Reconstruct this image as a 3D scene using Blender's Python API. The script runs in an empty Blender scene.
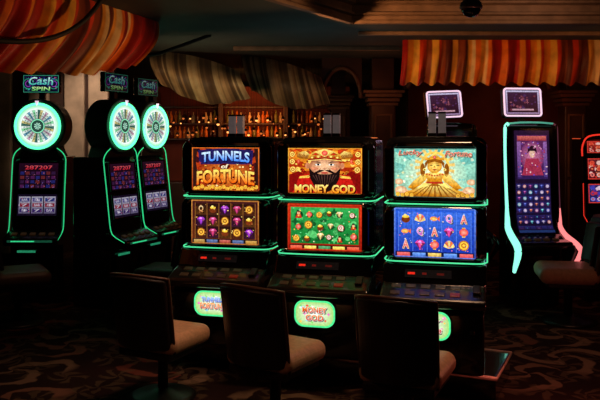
import bpy, bmesh, math, random
from mathutils import Vector, Matrix
random.seed(7)
S = bpy.context.scene
COL = S.collection
PI = math.pi
try:
    S.view_settings.view_transform = 'Standard'
except Exception as e:
    print(e)

# ------------------------------------------------------------------ colours, materials
def lin(c):
    out = []
    for v in c[:3]:
        v = v/255.0
        out.append(v/12.92 if v <= .04045 else ((v+.055)/1.055)**2.4)
    return tuple(out)

def mat(name, col, rough=.5, metal=0., emit=None, es=0., noise=.25, nscale=18., bump=0., coat=0., trans=0.):
    m = bpy.data.materials.new(name); m.use_nodes = True
    nt = m.node_tree; b = nt.nodes['Principled BSDF']
    c = lin(col)
    tc = nt.nodes.new('ShaderNodeTexCoord')
    n = nt.nodes.new('ShaderNodeTexNoise'); n.inputs['Scale'].default_value = nscale; n.inputs['Detail'].default_value = 4
    nt.links.new(tc.outputs['Object'], n.inputs['Vector'])
    r = nt.nodes.new('ShaderNodeValToRGB')
    r.color_ramp.elements[0].position = .3; r.color_ramp.elements[1].position = .7
    r.color_ramp.elements[0].color = (*[x*(1-noise) for x in c], 1)
    r.color_ramp.elements[1].color = (*[min(1, x*(1+noise)) for x in c], 1)
    nt.links.new(n.outputs['Fac'], r.inputs['Fac'])
    nt.links.new(r.outputs['Color'], b.inputs['Base Color'])
    b.inputs['Roughness'].default_value = rough; b.inputs['Metallic'].default_value = metal
    if coat: b.inputs['Coat Weight'].default_value = coat
    if trans: b.inputs['Transmission Weight'].default_value = trans
    if bump:
        bp = nt.nodes.new('ShaderNodeBump'); bp.inputs['Strength'].default_value = bump; bp.inputs['Distance'].default_value = .01
        nt.links.new(n.outputs['Fac'], bp.inputs['Height']); nt.links.new(bp.outputs['Normal'], b.inputs['Normal'])
    if emit:
        b.inputs['Emission Color'].default_value = (*lin(emit), 1); b.inputs['Emission Strength'].default_value = es
    return m

def mat_attr(name, emis=0., rough=.2, base=True, spec=.5, sheen=0., grain=0., gscale=55.):
    m = bpy.data.materials.new(name); m.use_nodes = True
    nt = m.node_tree; b = nt.nodes['Principled BSDF']
    a = nt.nodes.new('ShaderNodeAttribute'); a.attribute_name = 'Col'
    src = a.outputs['Color']
    if grain:
        tc = nt.nodes.new('ShaderNodeTexCoord'); n = nt.nodes.new('ShaderNodeTexNoise')
        n.inputs['Scale'].default_value = gscale; n.inputs['Detail'].default_value = 5
        nt.links.new(tc.outputs['Object'], n.inputs['Vector'])
        mr = nt.nodes.new('ShaderNodeMapRange'); mr.inputs['From Min'].default_value = .32; mr.inputs['From Max'].default_value = .68
        mr.inputs['To Min'].default_value = 1-grain; mr.inputs['To Max'].default_value = 1+grain*.6
        nt.links.new(n.outputs['Fac'], mr.inputs['Value'])
        vm = nt.nodes.new('ShaderNodeVectorMath'); vm.operation = 'SCALE'
        nt.links.new(src, vm.inputs[0]); nt.links.new(mr.outputs['Result'], vm.inputs['Scale'])
        src = vm.outputs['Vector']
    if base: nt.links.new(src, b.inputs['Base Color'])
    else: b.inputs['Base Color'].default_value = (.01, .01, .01, 1)
    b.inputs['Roughness'].default_value = rough
    b.inputs['Specular IOR Level'].default_value = spec
    if sheen: b.inputs['Sheen Weight'].default_value = sheen
    if emis:
        nt.links.new(src, b.inputs['Emission Color']); b.inputs['Emission Strength'].default_value = emis
    return m

M = {}
M['black'] = mat('gloss_black', (17, 15, 15), .16, coat=.6)
M['satin'] = mat('satin_black', (22, 19, 18), .4)
M['bezel'] = mat('bezel_black', (13, 11, 12), .12, coat=.6)
M['deck'] = mat('deck_dark', (30, 25, 22), .24, coat=.3)
M['metal'] = mat('dark_metal', (60, 52, 48), .4, .8)
M['silver'] = mat('pewter_metal', (150, 142, 138), .35, .6)
M['chrome'] = mat('pale_copper_trim', (235, 185, 170), .4, .1)
M['green'] = mat('green_neon', (40, 220, 140), .4, emit=(80, 235, 160), es=1.05)
M['greendim'] = mat('dim_green_neon', (40, 220, 140), .4, emit=(50, 215, 135), es=.95)
M['mint'] = mat('mint_neon', (120, 255, 200), .4, emit=(85, 250, 165), es=2.3)
M['teal'] = mat('teal_neon', (90, 230, 200), .4, emit=(135, 240, 208), es=1.5)
M['tealdim'] = mat('dim_teal_neon', (90, 200, 180), .4, emit=(90, 190, 165), es=.6)
M['pink'] = mat('pink_neon', (255, 150, 140), .4, emit=(250, 130, 130), es=1.3)
M['palepink'] = mat('lavender_neon', (245, 205, 225), .4, emit=(232, 200, 228), es=1.15)
M['dimpink'] = mat('dim_pink_neon', (120, 70, 80), .4, emit=(130, 70, 90), es=.3)
M['red_neon'] = mat('red_neon', (255, 50, 30), .4, emit=(235, 50, 35), es=1.0)
M['candle'] = mat('frosted_lens', (170, 160, 155), .35, emit=(130, 115, 112), es=.28)
M['btn'] = mat('button_lens', (62, 50, 42), .3, emit=(190, 130, 80), es=.025)
M['btnr'] = mat('red_button_lens', (110, 30, 24), .3, emit=(230, 50, 30), es=.08)
M['screen'] = mat_attr('lit_screen', 1.2, .18, base=False, grain=.36, gscale=60)
M['badge'] = mat_attr('lit_badge', 1.15, .18, base=False, grain=.15, gscale=60)
M['wheel'] = mat_attr('lit_wheel', 1.15, .25, base=False, grain=.15, gscale=40)
M['cloth'] = mat_attr('striped_satin', 0, .5, spec=.3, sheen=.1, grain=.3, gscale=6)
M['leather'] = mat('dark_leather', (38, 29, 27), .4, bump=.15, nscale=60)
M['tan'] = mat('tan_leather', (212, 164, 128), .45, bump=.1, nscale=40, noise=.12)
M['brown'] = mat('brown_leather', (96, 66, 52), .45, bump=.1, nscale=40, noise=.12)
M['frame'] = mat('chair_wood', (84, 52, 38), .35, nscale=8)
M['wood'] = mat('dark_wood', (60, 36, 26), .45, nscale=6)
M['wall'] = mat('brown_wall', (66, 44, 36), .8, nscale=3)
M['redwall'] = mat('red_wall', (100, 42, 30), .8, nscale=3)
M['pale'] = mat('pale_panel', (196, 172, 148), .7, nscale=5)
M['ceil'] = mat('teal_ceiling', (54, 64, 66), .8, nscale=4, noise=.15)
M['mould'] = mat('crown_brown', (120, 96, 80), .6, nscale=9)
M['capital'] = mat('capital_brown', (96, 68, 52), .6, nscale=9)
M['rope'] = mat('dark_rope', (22, 18, 17), .7)
M['warmlens'] = mat('warm_lamp', (255, 190, 110), .4, emit=(255, 165, 85), es=2.2)
M['dimlens'] = mat('dim_warm_lamp', (255, 150, 80), .4, emit=(220, 110, 48), es=.9)

def carpet():
    m = bpy.data.materials.new('patterned_carpet'); m.use_nodes = True
    nt = m.node_tree; b = nt.nodes['Principled BSDF']; N = nt.nodes.new; Lk = nt.links.new
    def math_(op, a, c=None):
        q = N('ShaderNodeMath'); q.operation = op
        for i, v in enumerate((a, c)):
            if v is None: continue
            if isinstance(v, (int, float)): q.inputs[i].default_value = v
            else: Lk(v, q.inputs[i])
        return q.outputs[0]
    tc = N('ShaderNodeTexCoord')
    n = N('ShaderNodeTexNoise'); n.inputs['Scale'].default_value = 3; n.inputs['Detail'].default_value = 3
    Lk(tc.outputs['Object'], n.inputs['Vector'])
    ms = N('ShaderNodeVectorMath'); ms.operation = 'MULTIPLY_ADD'
    Lk(n.outputs['Color'], ms.inputs[0]); ms.inputs[1].default_value = (.3, .3, 0); Lk(tc.outputs['Object'], ms.inputs[2])
    def scroll(scale, freq, arms, rmax, lo):
        v = N('ShaderNodeTexVoronoi'); v.voronoi_dimensions = '2D'; v.inputs['Scale'].default_value = scale
        Lk(ms.outputs['Vector'], v.inputs['Vector'])
        d = N('ShaderNodeVectorMath'); d.operation = 'SUBTRACT'
        Lk(ms.outputs['Vector'], d.inputs[0]); Lk(v.outputs['Position'], d.inputs[1])
        sp = N('ShaderNodeSeparateXYZ'); Lk(d.outputs['Vector'], sp.inputs['Vector'])
        ang = math_('ARCTAN2', sp.outputs['Y'], sp.outputs['X'])
        x2 = math_('MULTIPLY', sp.outputs['X'], sp.outputs['X']); y2 = math_('MULTIPLY', sp.outputs['Y'], sp.outputs['Y'])
        r = math_('SQRT', math_('ADD', x2, y2))
        s = math_('SINE', math_('ADD', math_('MULTIPLY', ang, arms), math_('MULTIPLY', r, freq)))
        g = N('ShaderNodeMapRange'); g.interpolation_type = 'SMOOTHSTEP'; g.inputs['From Min'].default_value = lo; g.inputs['From Max'].default_value = lo+.4
        Lk(s, g.inputs['Value'])
        k = N('ShaderNodeMapRange'); k.interpolation_type = 'SMOOTHSTEP'; k.inputs['From Min'].default_value = rmax; k.inputs['From Max'].default_value = rmax*.7
        Lk(r, k.inputs['Value'])
        return math_('MULTIPLY', g.outputs['Result'], k.outputs['Result']), v.outputs['Color']
    a, ca = scroll(1.3, 19, 3, .46, .35)
    c, cc = scroll(3.0, 26, 5, .17, .05)
    base = N('ShaderNodeMixRGB'); base.inputs['Color1'].default_value = (*lin((26, 17, 17)), 1); base.inputs['Color2'].default_value = (*lin((50, 26, 24)), 1)
    Lk(n.outputs['Fac'], base.inputs['Fac'])
    hue = N('ShaderNodeValToRGB'); e = hue.color_ramp.elements
    e[0].position = .35; e[0].color = (*lin((124, 98, 80)), 1); e[1].position = .8; e[1].color = (*lin((104, 54, 44)), 1)
    sx = N('ShaderNodeSeparateXYZ'); Lk(ca, sx.inputs['Vector']); Lk(sx.outputs['X'], hue.inputs['Fac'])
    m1 = N('ShaderNodeMixRGB'); Lk(a, m1.inputs['Fac']); Lk(base.outputs['Color'], m1.inputs['Color1']); Lk(hue.outputs['Color'], m1.inputs['Color2'])
    m2 = N('ShaderNodeMixRGB'); Lk(math_('MULTIPLY', c, .6), m2.inputs['Fac']); Lk(m1.outputs['Color'], m2.inputs['Color1']); m2.inputs['Color2'].default_value = (*lin((92, 74, 56)), 1)
    Lk(m2.outputs['Color'], b.inputs['Base Color'])
    b.inputs['Roughness'].default_value = .95; b.inputs['Specular IOR Level'].default_value = .1
    return m
M['carpet'] = carpet()

# ------------------------------------------------------------------ mesh builder
class MB:
    def __init__(s): s.bm = bmesh.new()
    def box(s, c, d, rot=None):
        m = Matrix.Translation(c) @ (rot.to_4x4() if rot else Matrix()) @ Matrix.Diagonal((*d, 1))
        bmesh.ops.create_cube(s.bm, size=1, matrix=m); return s
    def cyl(s, p0, p1, r0, r1=None, n=20):
        p0, p1 = Vector(p0), Vector(p1); d = p1-p0
        q = Vector((0, 0, 1)).rotation_difference(d.normalized()).to_matrix().to_4x4()
        bmesh.ops.create_cone(s.bm, cap_ends=True, segments=n, radius1=r0, radius2=r0 if r1 is None else r1, depth=d.length,
                              matrix=Matrix.Translation((p0+p1)/2) @ q); return s
    def sphere(s, c, r, sc=(1, 1, 1)):
        bmesh.ops.create_uvsphere(s.bm, u_segments=20, v_segments=12, radius=r, matrix=Matrix.Translation(c) @ Matrix.Diagonal((*sc, 1))); return s
    def loft(s, a, b):
        va = [s.bm.verts.new(p) for p in a]; vb = [s.bm.verts.new(p) for p in b]; n = len(a)
        s.bm.faces.new(va); s.bm.faces.new(vb[::-1])
        for i in range(n): s.bm.faces.new((va[i], vb[i], vb[(i+1) % n], va[(i+1) % n]))
        return s
    def prism(s, prof, x0, x1): return s.loft([(x0, y, z) for y, z in prof], [(x1, y, z) for y, z in prof])
    def prism_y(s, prof, y0, y1): return s.loft([(x, y0, z) for x, z in prof], [(x, y1, z) for x, z in prof])
    def prism_z(s, prof, z0, z1): return s.loft([(x, y, z0) for x, y in prof], [(x, y, z1) for x, y in prof])
    def frame(s, x0, x1, z0, z1, w, y0, y1):
        yc = (y0+y1)/2; d = abs(y1-y0)
        for x in (x0-w/2, x1+w/2): s.box((x, yc, (z0+z1)/2), (w, d, z1-z0+2*w))
        for z in (z0-w/2, z1+w/2): s.box(((x0+x1)/2, yc, z), (x1-x0, d, w))
        return s
    def ringloft(s, loops):
        L = [[s.bm.verts.new(p) for p in lp] for lp in loops]; n = len(L[0])
        for A, B in zip(L, L[1:]+L[:1]):
            for i in range(n): s.bm.faces.new((A[i], A[(i+1) % n], B[(i+1) % n], B[i]))
        return s
    def tube(s, pts, r, n=8, closed=False):
        pts = [Vector(p) for p in pts]; rings = []; N = len(pts); up = Vector((0.13, .21, 1)).normalized()
        for i, p in enumerate(pts):
            a = pts[(i-1) % N] if (closed or i > 0) else p
            b = pts[(i+1) % N] if (closed or i < N-1) else p
            t = (b-a).normalized(); u = t.cross(up)
            if u.length < .05: u = t.cross(Vector((1, .1, 0)))
            u.normalize(); v = t.cross(u)
            rr = r(i/(N-1)) if callable(r) else r
            rings.append([s.bm.verts.new(p + rr*(math.cos(2*PI*k/n)*u + math.sin(2*PI*k/n)*v)) for k in range(n)])
        for i in range(N if closed else N-1):
            A, B = rings[i], rings[(i+1) % N]
            for k in range(n): s.bm.faces.new((A[k], A[(k+1) % n], B[(k+1) % n], B[k]))
        if not closed: s.bm.faces.new(rings[0][::-1]); s.bm.faces.new(rings[-1])
        return s
    def lathe(s, prof, c=(0, 0, 0), n=24):
        rings = []
        for r, z in prof:
            rings.append([s.bm.verts.new((c[0]+r*math.cos(2*PI*k/n), c[1]+r*math.sin(2*PI*k/n), c[2]+z)) for k in range(n)])
        for A, B in zip(rings, rings[1:]):
            for k in range(n): s.bm.faces.new((A[k], A[(k+1) % n], B[(k+1) % n], B[k]))
        s.bm.faces.new(rings[0][::-1]); s.bm.faces.new(rings[-1]); return s
    def build(s, name, m, parent=None, bevel=0., smooth=False, seg=3):
        bmesh.ops.recalc_face_normals(s.bm, faces=s.bm.faces[:])
        me = bpy.data.meshes.new(name); s.bm.to_mesh(me); s.bm.free()
        me.materials.append(m)
        if smooth:
            for p in me.polygons: p.use_smooth = True
        o = bpy.data.objects.new(name, me); COL.objects.link(o)
        if parent: o.parent = parent
        if bevel:
            b = o.modifiers.new('bevel', 'BEVEL'); b.width = bevel; b.segments = seg; b.limit_method = 'ANGLE'; b.angle_limit = .6
        return o

def rrect(hx, hz, rad, n=6):
    pts = []
    for cx, cz, a0 in ((hx-rad, hz-rad, 0), (-hx+rad, hz-rad, PI/2), (-hx+rad, -hz+rad, PI), (hx-rad, -hz+rad, 1.5*PI)):
        for k in range(n+1): a = a0+PI/2*k/n; pts.append((cx+rad*math.cos(a), cz+rad*math.sin(a)))
    return pts
def bez(pts, n=24):
    out = []; P = [Vector(p) for p in pts]
    for k in range(n+1):
        t = k/n; Q = P[:]
        while len(Q) > 1: Q = [a.lerp(b, t) for a, b in zip(Q, Q[1:])]
        out.append(Q[0])
    return out
def smooth_path(pts, n=6):
    P = [Vector(p) for p in pts]; P = [P[0]*2-P[1]]+P+[P[-1]*2-P[-2]]; out = []
    for i in range(1, len(P)-2):
        for k in range(n):
            t = k/n; a, b, c, d = P[i-1:i+3]
            out.append(.5*((2*b)+(c-a)*t+(2*a-5*b+4*c-d)*t*t+(3*b-a-3*c+d)*t**3))
    out.append(P[-2]); return out

def tag(o, label, cat, group=None):
    o['label'] = label; o['category'] = cat
    if group: o['group'] = group
    return o
def thing(name, label, cat, loc, rotz=0, group=None):
    o = bpy.data.objects.new(name, None); COL.objects.link(o); o.location = loc; o.rotation_euler = (0, 0, rotz)
    o.empty_display_size = .1
    return tag(o, label, cat, group)
def struct(o): o['kind'] = 'structure'; return o

# ------------------------------------------------------------------ flat artwork builder
_tc = {}
def text_geo(t, off):
    k = (t, off)
    if k in _tc: return _tc[k]
    cu = bpy.data.curves.new('tmp', 'FONT'); cu.body = t; cu.offset = off; cu.align_x = 'CENTER'; cu.align_y = 'CENTER'; cu.resolution_u = 3
    o = bpy.data.objects.new('tmp', cu); COL.objects.link(o)
    dg = bpy.context.evaluated_depsgraph_get()
    me = bpy.data.meshes.new_from_object(o.evaluated_get(dg))
    vs = [(v.co.x, v.co.y) for v in me.vertices]; fs = [tuple(p.vertices) for p in me.polygons]
    bpy.data.objects.remove(o); bpy.data.curves.remove(cu); bpy.data.meshes.remove(me)
    _tc[k] = (vs, fs); return _tc[k]

class Paint:
    STEP = .0005
    def __init__(s, fn=None, k=1., clip=None):
        s.bm = bmesh.new(); s.cl = s.bm.loops.layers.float_color.new('Col'); s.k = k; s.clip = clip
        s.fn = fn or (lambda u, v, l: (u, -l*Paint.STEP, v))
        s.sx = s.sz = 1.; s.ox = s.oz = 0.
    def xf(s, sx=1., sz=1., ox=0., oz=0.): s.sx, s.sz, s.ox, s.oz = sx, sz, ox, oz
    def poly(s, pts, col, l=0, cols=None):
        q = [(u*s.sx+s.ox, v*s.sz+s.oz) for u, v in pts]
        if s.clip: q = [(max(-s.clip[0], min(s.clip[0], u)), max(-s.clip[1], min(s.clip[1], v))) for u, v in q]
        vs = [s.bm.verts.new(s.fn(u, v, l)) for u, v in q]
        f = s.bm.faces.new(vs)
        for i, lp in enumerate(f.loops): lp[s.cl] = (*[w*s.k for w in lin(cols[i] if cols else col)], 1)
    def rect(s, x0, z0, x1, z1, col, l=0, top=None, n=1):
        for i in range(n):
            a, b = z0+(z1-z0)*i/n, z0+(z1-z0)*(i+1)/n
            if top:
                f = lambda t: [col[k]+(top[k]-col[k])*t for k in range(3)]
                s.poly([(x0, a), (x1, a), (x1, b), (x0, b)], col, l, [f(i/n), f(i/n), f((i+1)/n), f((i+1)/n)])
            else: s.poly([(x0, a), (x1, a), (x1, b), (x0, b)], col, l)
    def ell(s, x, z, rx, rz, col, l=1, n=20, center=None, a0=0):
        p = [(x+rx*math.cos(a0+2*PI*k/n), z+rz*math.sin(a0+2*PI*k/n)) for k in range(n)]
        if center is None: s.poly(p, col, l)
        else:
            for k in range(n): s.poly([(x, z), p[k], p[(k+1) % n]], col, l, [center, col, col])
    def ring(s, x, z, r0, r1, col, l=1, n=40, inner=None, sq=1.):
        for k in range(n):
            a, b = 2*PI*k/n, 2*PI*(k+1)/n
            P = lambda r, t: (x+r*math.cos(t), z+r*sq*math.sin(t))
            i = inner or col
            s.poly([P(r0, a), P(r1, a), P(r1, b), P(r0, b)], col, l, [i, col, col, i])
    def rays(s, x, z, r0, r1, n, col, l=1, box=None, ph=0.):
        for k in range(n):
            a = 2*PI*k/n+ph; b = a+PI/n
            P = lambda r, t: (x+r*math.cos(t), z+r*math.sin(t))
            pts = [P(r0, a), P(r1, a), P(r1, b), P(r0, b)]
            if box: pts = [(max(-box[0], min(box[0], u)), max(-box[1], min(box[1], v))) for u, v in pts]
            s.poly(pts, col, l)
    def star(s, x, z, r, col, l=1, n=5):
        s.poly([(x+(r if k % 2 == 0 else r*.45)*math.sin(PI*k/n), z+(r if k % 2 == 0 else r*.45)*math.cos(PI*k/n)) for k in range(2*n)], col, l)
    def text(s, t, x, z, w, h, col, l=5, top=None, out=None, ow=.05, bold=.012, slant=0., arc=0.):
        vs, fs = text_geo(t, bold)
        x0, x1 = min(v[0] for v in vs), max(v[0] for v in vs); y0, y1 = min(v[1] for v in vs), max(v[1] for v in vs)
        sx, sz = w/(x1-x0), h/(y1-y0); cx, cy = (x0+x1)/2, (y0+y1)/2
        def put(geo, c, ct, ll, dx=0, dz=0):
            for f in geo[1]:
                pts = []; cc = []
                for i in f:
                    u, v = geo[0][i]; tt = min(1, max(0, (v-y0)/(y1-y0)))
                    U = (u-cx)*sx; V = (v-cy)*sz
                    pts.append((x+U+slant*V+dx, z+V+arc*(1-(2*U/w)**2)+dz))
                    cc.append([c[k]+(ct[k]-c[k])*tt for k in range(3)] if ct else c)
                try: s.poly(pts, c, ll, cc)
                except ValueError: pass
        if out:
            put(text_geo(t, ow), [c*.35 for c in out], None, l-2, .006, -.006)
            put(text_geo(t, ow), out, None, l-1)
        put((vs, fs), col, top, l)
    def specks(s, n, cols, r, l, box, seed=1):
        R = random.Random(seed)
        for k in range(n):
            x, z = R.uniform(box[0], box[2]), R.uniform(box[1], box[3]); q = R.uniform(.4, 1)*r
            c = R.choice(cols)
            if k % 3: s.ell(x, z, q, q*R.uniform(.5, 1), c, l, 7, None, R.random()*3)
            else: s.star(x, z, q*1.2, c, l, 4)
    def coin(s, x, z, r, l=2, a=(255, 205, 70), b=(190, 105, 20)):
        s.ell(x, z, r, r, b, l, 16); s.ell(x, z, r*.8, r*.8, a, l+1, 16); s.ell(x, z, r*.5, r*.5, b, l+2, 12); s.star(x, z, r*.42, a, l+3)
    def gem(s, x, z, r, col, l=2):
        d = [c*.5 for c in col]; li = [min(255, c+90) for c in col]
        s.poly([(x-r, z+.25*r), (x, z-r), (x+r, z+.25*r)], d, l); s.poly([(x-r, z+.25*r), (x-.5*r, z+.8*r), (x+.5*r, z+.8*r), (x+r, z+.25*r)], col, l)
        s.poly([(x-.45*r, z+.25*r), (x, z-r), (x+.35*r, z+.25*r)], col, l+1); s.poly([(x-.5*r, z+.35*r), (x-.2*r, z+.7*r), (x+.2*r, z+.7*r), (x+.3*r, z+.35*r)], li, l+1)
    def letter(s, ch, x, z, r, col, out, l=5):
        s.text(ch, x, z, r*1.3, r*1.8, col, l, [min(255, c+110) for c in col], out, .07, .03)
    def lantern(s, x, z, r, col, l=2):
        s.rect(x-.3*r, z+.65*r, x+.3*r, z+.95*r, (230, 180, 60), l); s.rect(x-.3*r, z-.95*r, x+.3*r, z-.65*r, (230, 180, 60), l)
        s.ell(x, z, r*.85, r*.75, col, l+1, 14, [min(255, c+120) for c in col])
    def pot(s, x, z, r, l=2):
        s.ell(x, z-.2*r, r*.85, r*.7, (120, 50, 20), l, 14); s.ell(x, z+.35*r, r*.7, r*.3, (255, 210, 60), l+1, 12); s.ell(x-.1*r, z+.6*r, r*.3, r*.25, (255, 240, 140), l+2, 10)
    def person_icon(s, x, z, r, robe, l=2):
        s.poly([(x-.85*r, z-r), (x-.4*r, z+.05*r), (x+.4*r, z+.05*r), (x+.85*r, z-r)], robe, l)
        s.ell(x, z+.3*r, r*.42, r*.5, (235, 180, 130), l+1, 12); s.poly([(x-.5*r, z+.5*r), (x-.3*r, z+r), (x+.3*r, z+r), (x+.5*r, z+.5*r)], (40, 20, 20), l+2)
        s.ell(x, z-.45*r, r*.25, r*.2, (255, 210, 80), l+2, 8)
    def build(s, name, parent, loc=(0, 0, 0), rx=0., m='screen'):
        me = bpy.data.meshes.new(name); s.bm.to_mesh(me); s.bm.free(); me.materials.append(M[m])
        o = bpy.data.objects.new(name, me); COL.objects.link(o); o.parent = parent; o.location = loc; o.rotation_euler = (rx, 0, 0)
        return o

HX, HZ = .28, .172      # half size of a slot machine screen
def frame_art(p, c1, c2, w=.012, l=1):
    for a, b, c, d in ((-HX, -HZ, HX, -HZ+w), (-HX, HZ-w, HX, HZ)): p.rect(a, b, c, d, c1, l, c2)
    for a, b, c, d in ((-HX, -HZ, -HX+w, HZ), (HX-w, -HZ, HX, HZ)): p.rect(a, b, c, d, c1, l, c2)

def art_tunnels_up():
    p = Paint(clip=(HX, HZ))
    p.rect(-HX, -HZ, HX, HZ, (130, 30, 12), 0, (30, 8, 26), 6)
    p.rays(0, -.05, .03, .5, 26, (176, 56, 14), 1, (HX, HZ)); p.ell(0, -.04, .25, .13, (140, 30, 10), 2, 28, (250, 140, 46))
    p.specks(110, [(255, 190, 70), (200, 60, 20), (90, 24, 14), (255, 230, 150), (230, 120, 30)], .013, 3, (-.26, -.16, .26, .05), 3)
    for sx in (-1, 1): p.poly([(sx*HX, -.17), (sx*HX, .17), (sx*.235, .17), (sx*.25, .06), (sx*.235, -.02), (sx*.255, -.17)], (46, 20, 18), 4)
    for k in range(18): p.coin(-.255+.030*k, -.154+.008*((k*7) % 3), .018, 5)
    p.poly([(-.22, .04), (.22, .04), (.23, .15), (0, .168), (-.23, .15)], (34, 26, 84), 3)
    p.text('TUNNELS', 0, .092, .40, .080, (70, 140, 250), 11, (215, 240, 255), (12, 26, 120), .05, .03, 0, .016)
    p.text('FORTUNE', 0, -.072, .48, .108, (238, 96, 10), 13, (255, 236, 110), (130, 10, 6), .065, .035, 0, .020)
    p.ell(-.005, .024, .046, .024, (90, 16, 8), 15, 18)
    p.text('of', -.005, .024, .058, .034, (255, 240, 200), 17, None, None, .05, .03, .2)
    frame_art(p, (150, 44, 16), (230, 120, 40), .008, 18)
    return p
def bottom_bar(p, bg, cols):
    p.rect(-HX, -HZ, HX, -HZ+.04, bg, 2)
    for i, c in enumerate(cols):
        x = -HX+.02+i*(2*HX-.02)/len(cols)
        p.rect(x, -HZ+.007, x+(2*HX-.02)/len(cols)-.018, -HZ+.033, c, 3, [min(255, v+60) for v in c])
def reel_boxes(p, zlo, zhi, col, top, div):
    w = (2*HX-.06)/5
    for i in range(5):
        x0 = -HX+.03+i*w
        p.rect(x0+.001, zlo, x0+w-.001, zhi, col, 1, top)
    if div:
        for i in range(6):
            x0 = -HX+.03+i*w
            p.rect(x0-.0015, zlo-.004, x0+.0015, zhi+.004, div, 2)
    return [(i, j, -HX+.03+(i+.5)*w, zlo+(j+.5)*(zhi-zlo)/3) for i in range(5) for j in range(3)]
def art_tunnels_low():
    p = Paint(clip=(HX, HZ))
    p.rect(-HX, -HZ, HX, HZ, (100, 42, 16), 0, (60, 22, 26), 3)
    cs = reel_boxes(p, -.126, .148, (40, 20, 20), (74, 34, 22), (180, 116, 46))
    pat = ['coin', 'gem', 'per', 'pot', 'gem2', 'coin2', 'per', 'gem', 'pot', 'coin', 'K', 'gem2', 'coin', 'per', 'Q']
    for n, (i, j, x, z) in enumerate(cs):
        p.rect(x-.047, z-.0425, x+.047, z+.0425, [(70, 34, 20), (54, 20, 44), (84, 48, 18)][(i+j) % 3], 2, (34, 14, 14))
        k = pat[(i*4+j*7) % 15]; r = .034
        if k == 'coin': p.coin(x, z, r, 3, (250, 190, 66), (140, 70, 20))
        elif k == 'coin2': p.coin(x, z, r*.9, 3, (236, 150, 46), (110, 34, 14))
        elif k == 'gem': p.gem(x, z, r, (170, 60, 210), 3)
        elif k == 'gem2': p.gem(x, z, r, (210, 60, 120), 3)
        elif k == 'per': p.person_icon(x, z, r, (120, 54, 120), 3)
        elif k == 'pot': p.pot(x, z, r, 3)
        else: p.letter(k, x, z, r*.9, (200, 120, 60), (60, 20, 10))
        p.specks(6, [(255, 220, 120), (190, 110, 60), (120, 50, 20)], .006, 8, (x-.042, z-.038, x+.042, z+.038), n)
    bottom_bar(p, (30, 20, 26), [(150, 110, 40), (50, 70, 120), (150, 50, 36), (50, 70, 120), (160, 110, 30)])
    frame_art(p, (140, 72, 28), (210, 140, 64), .008, 10)
    return p
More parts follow.
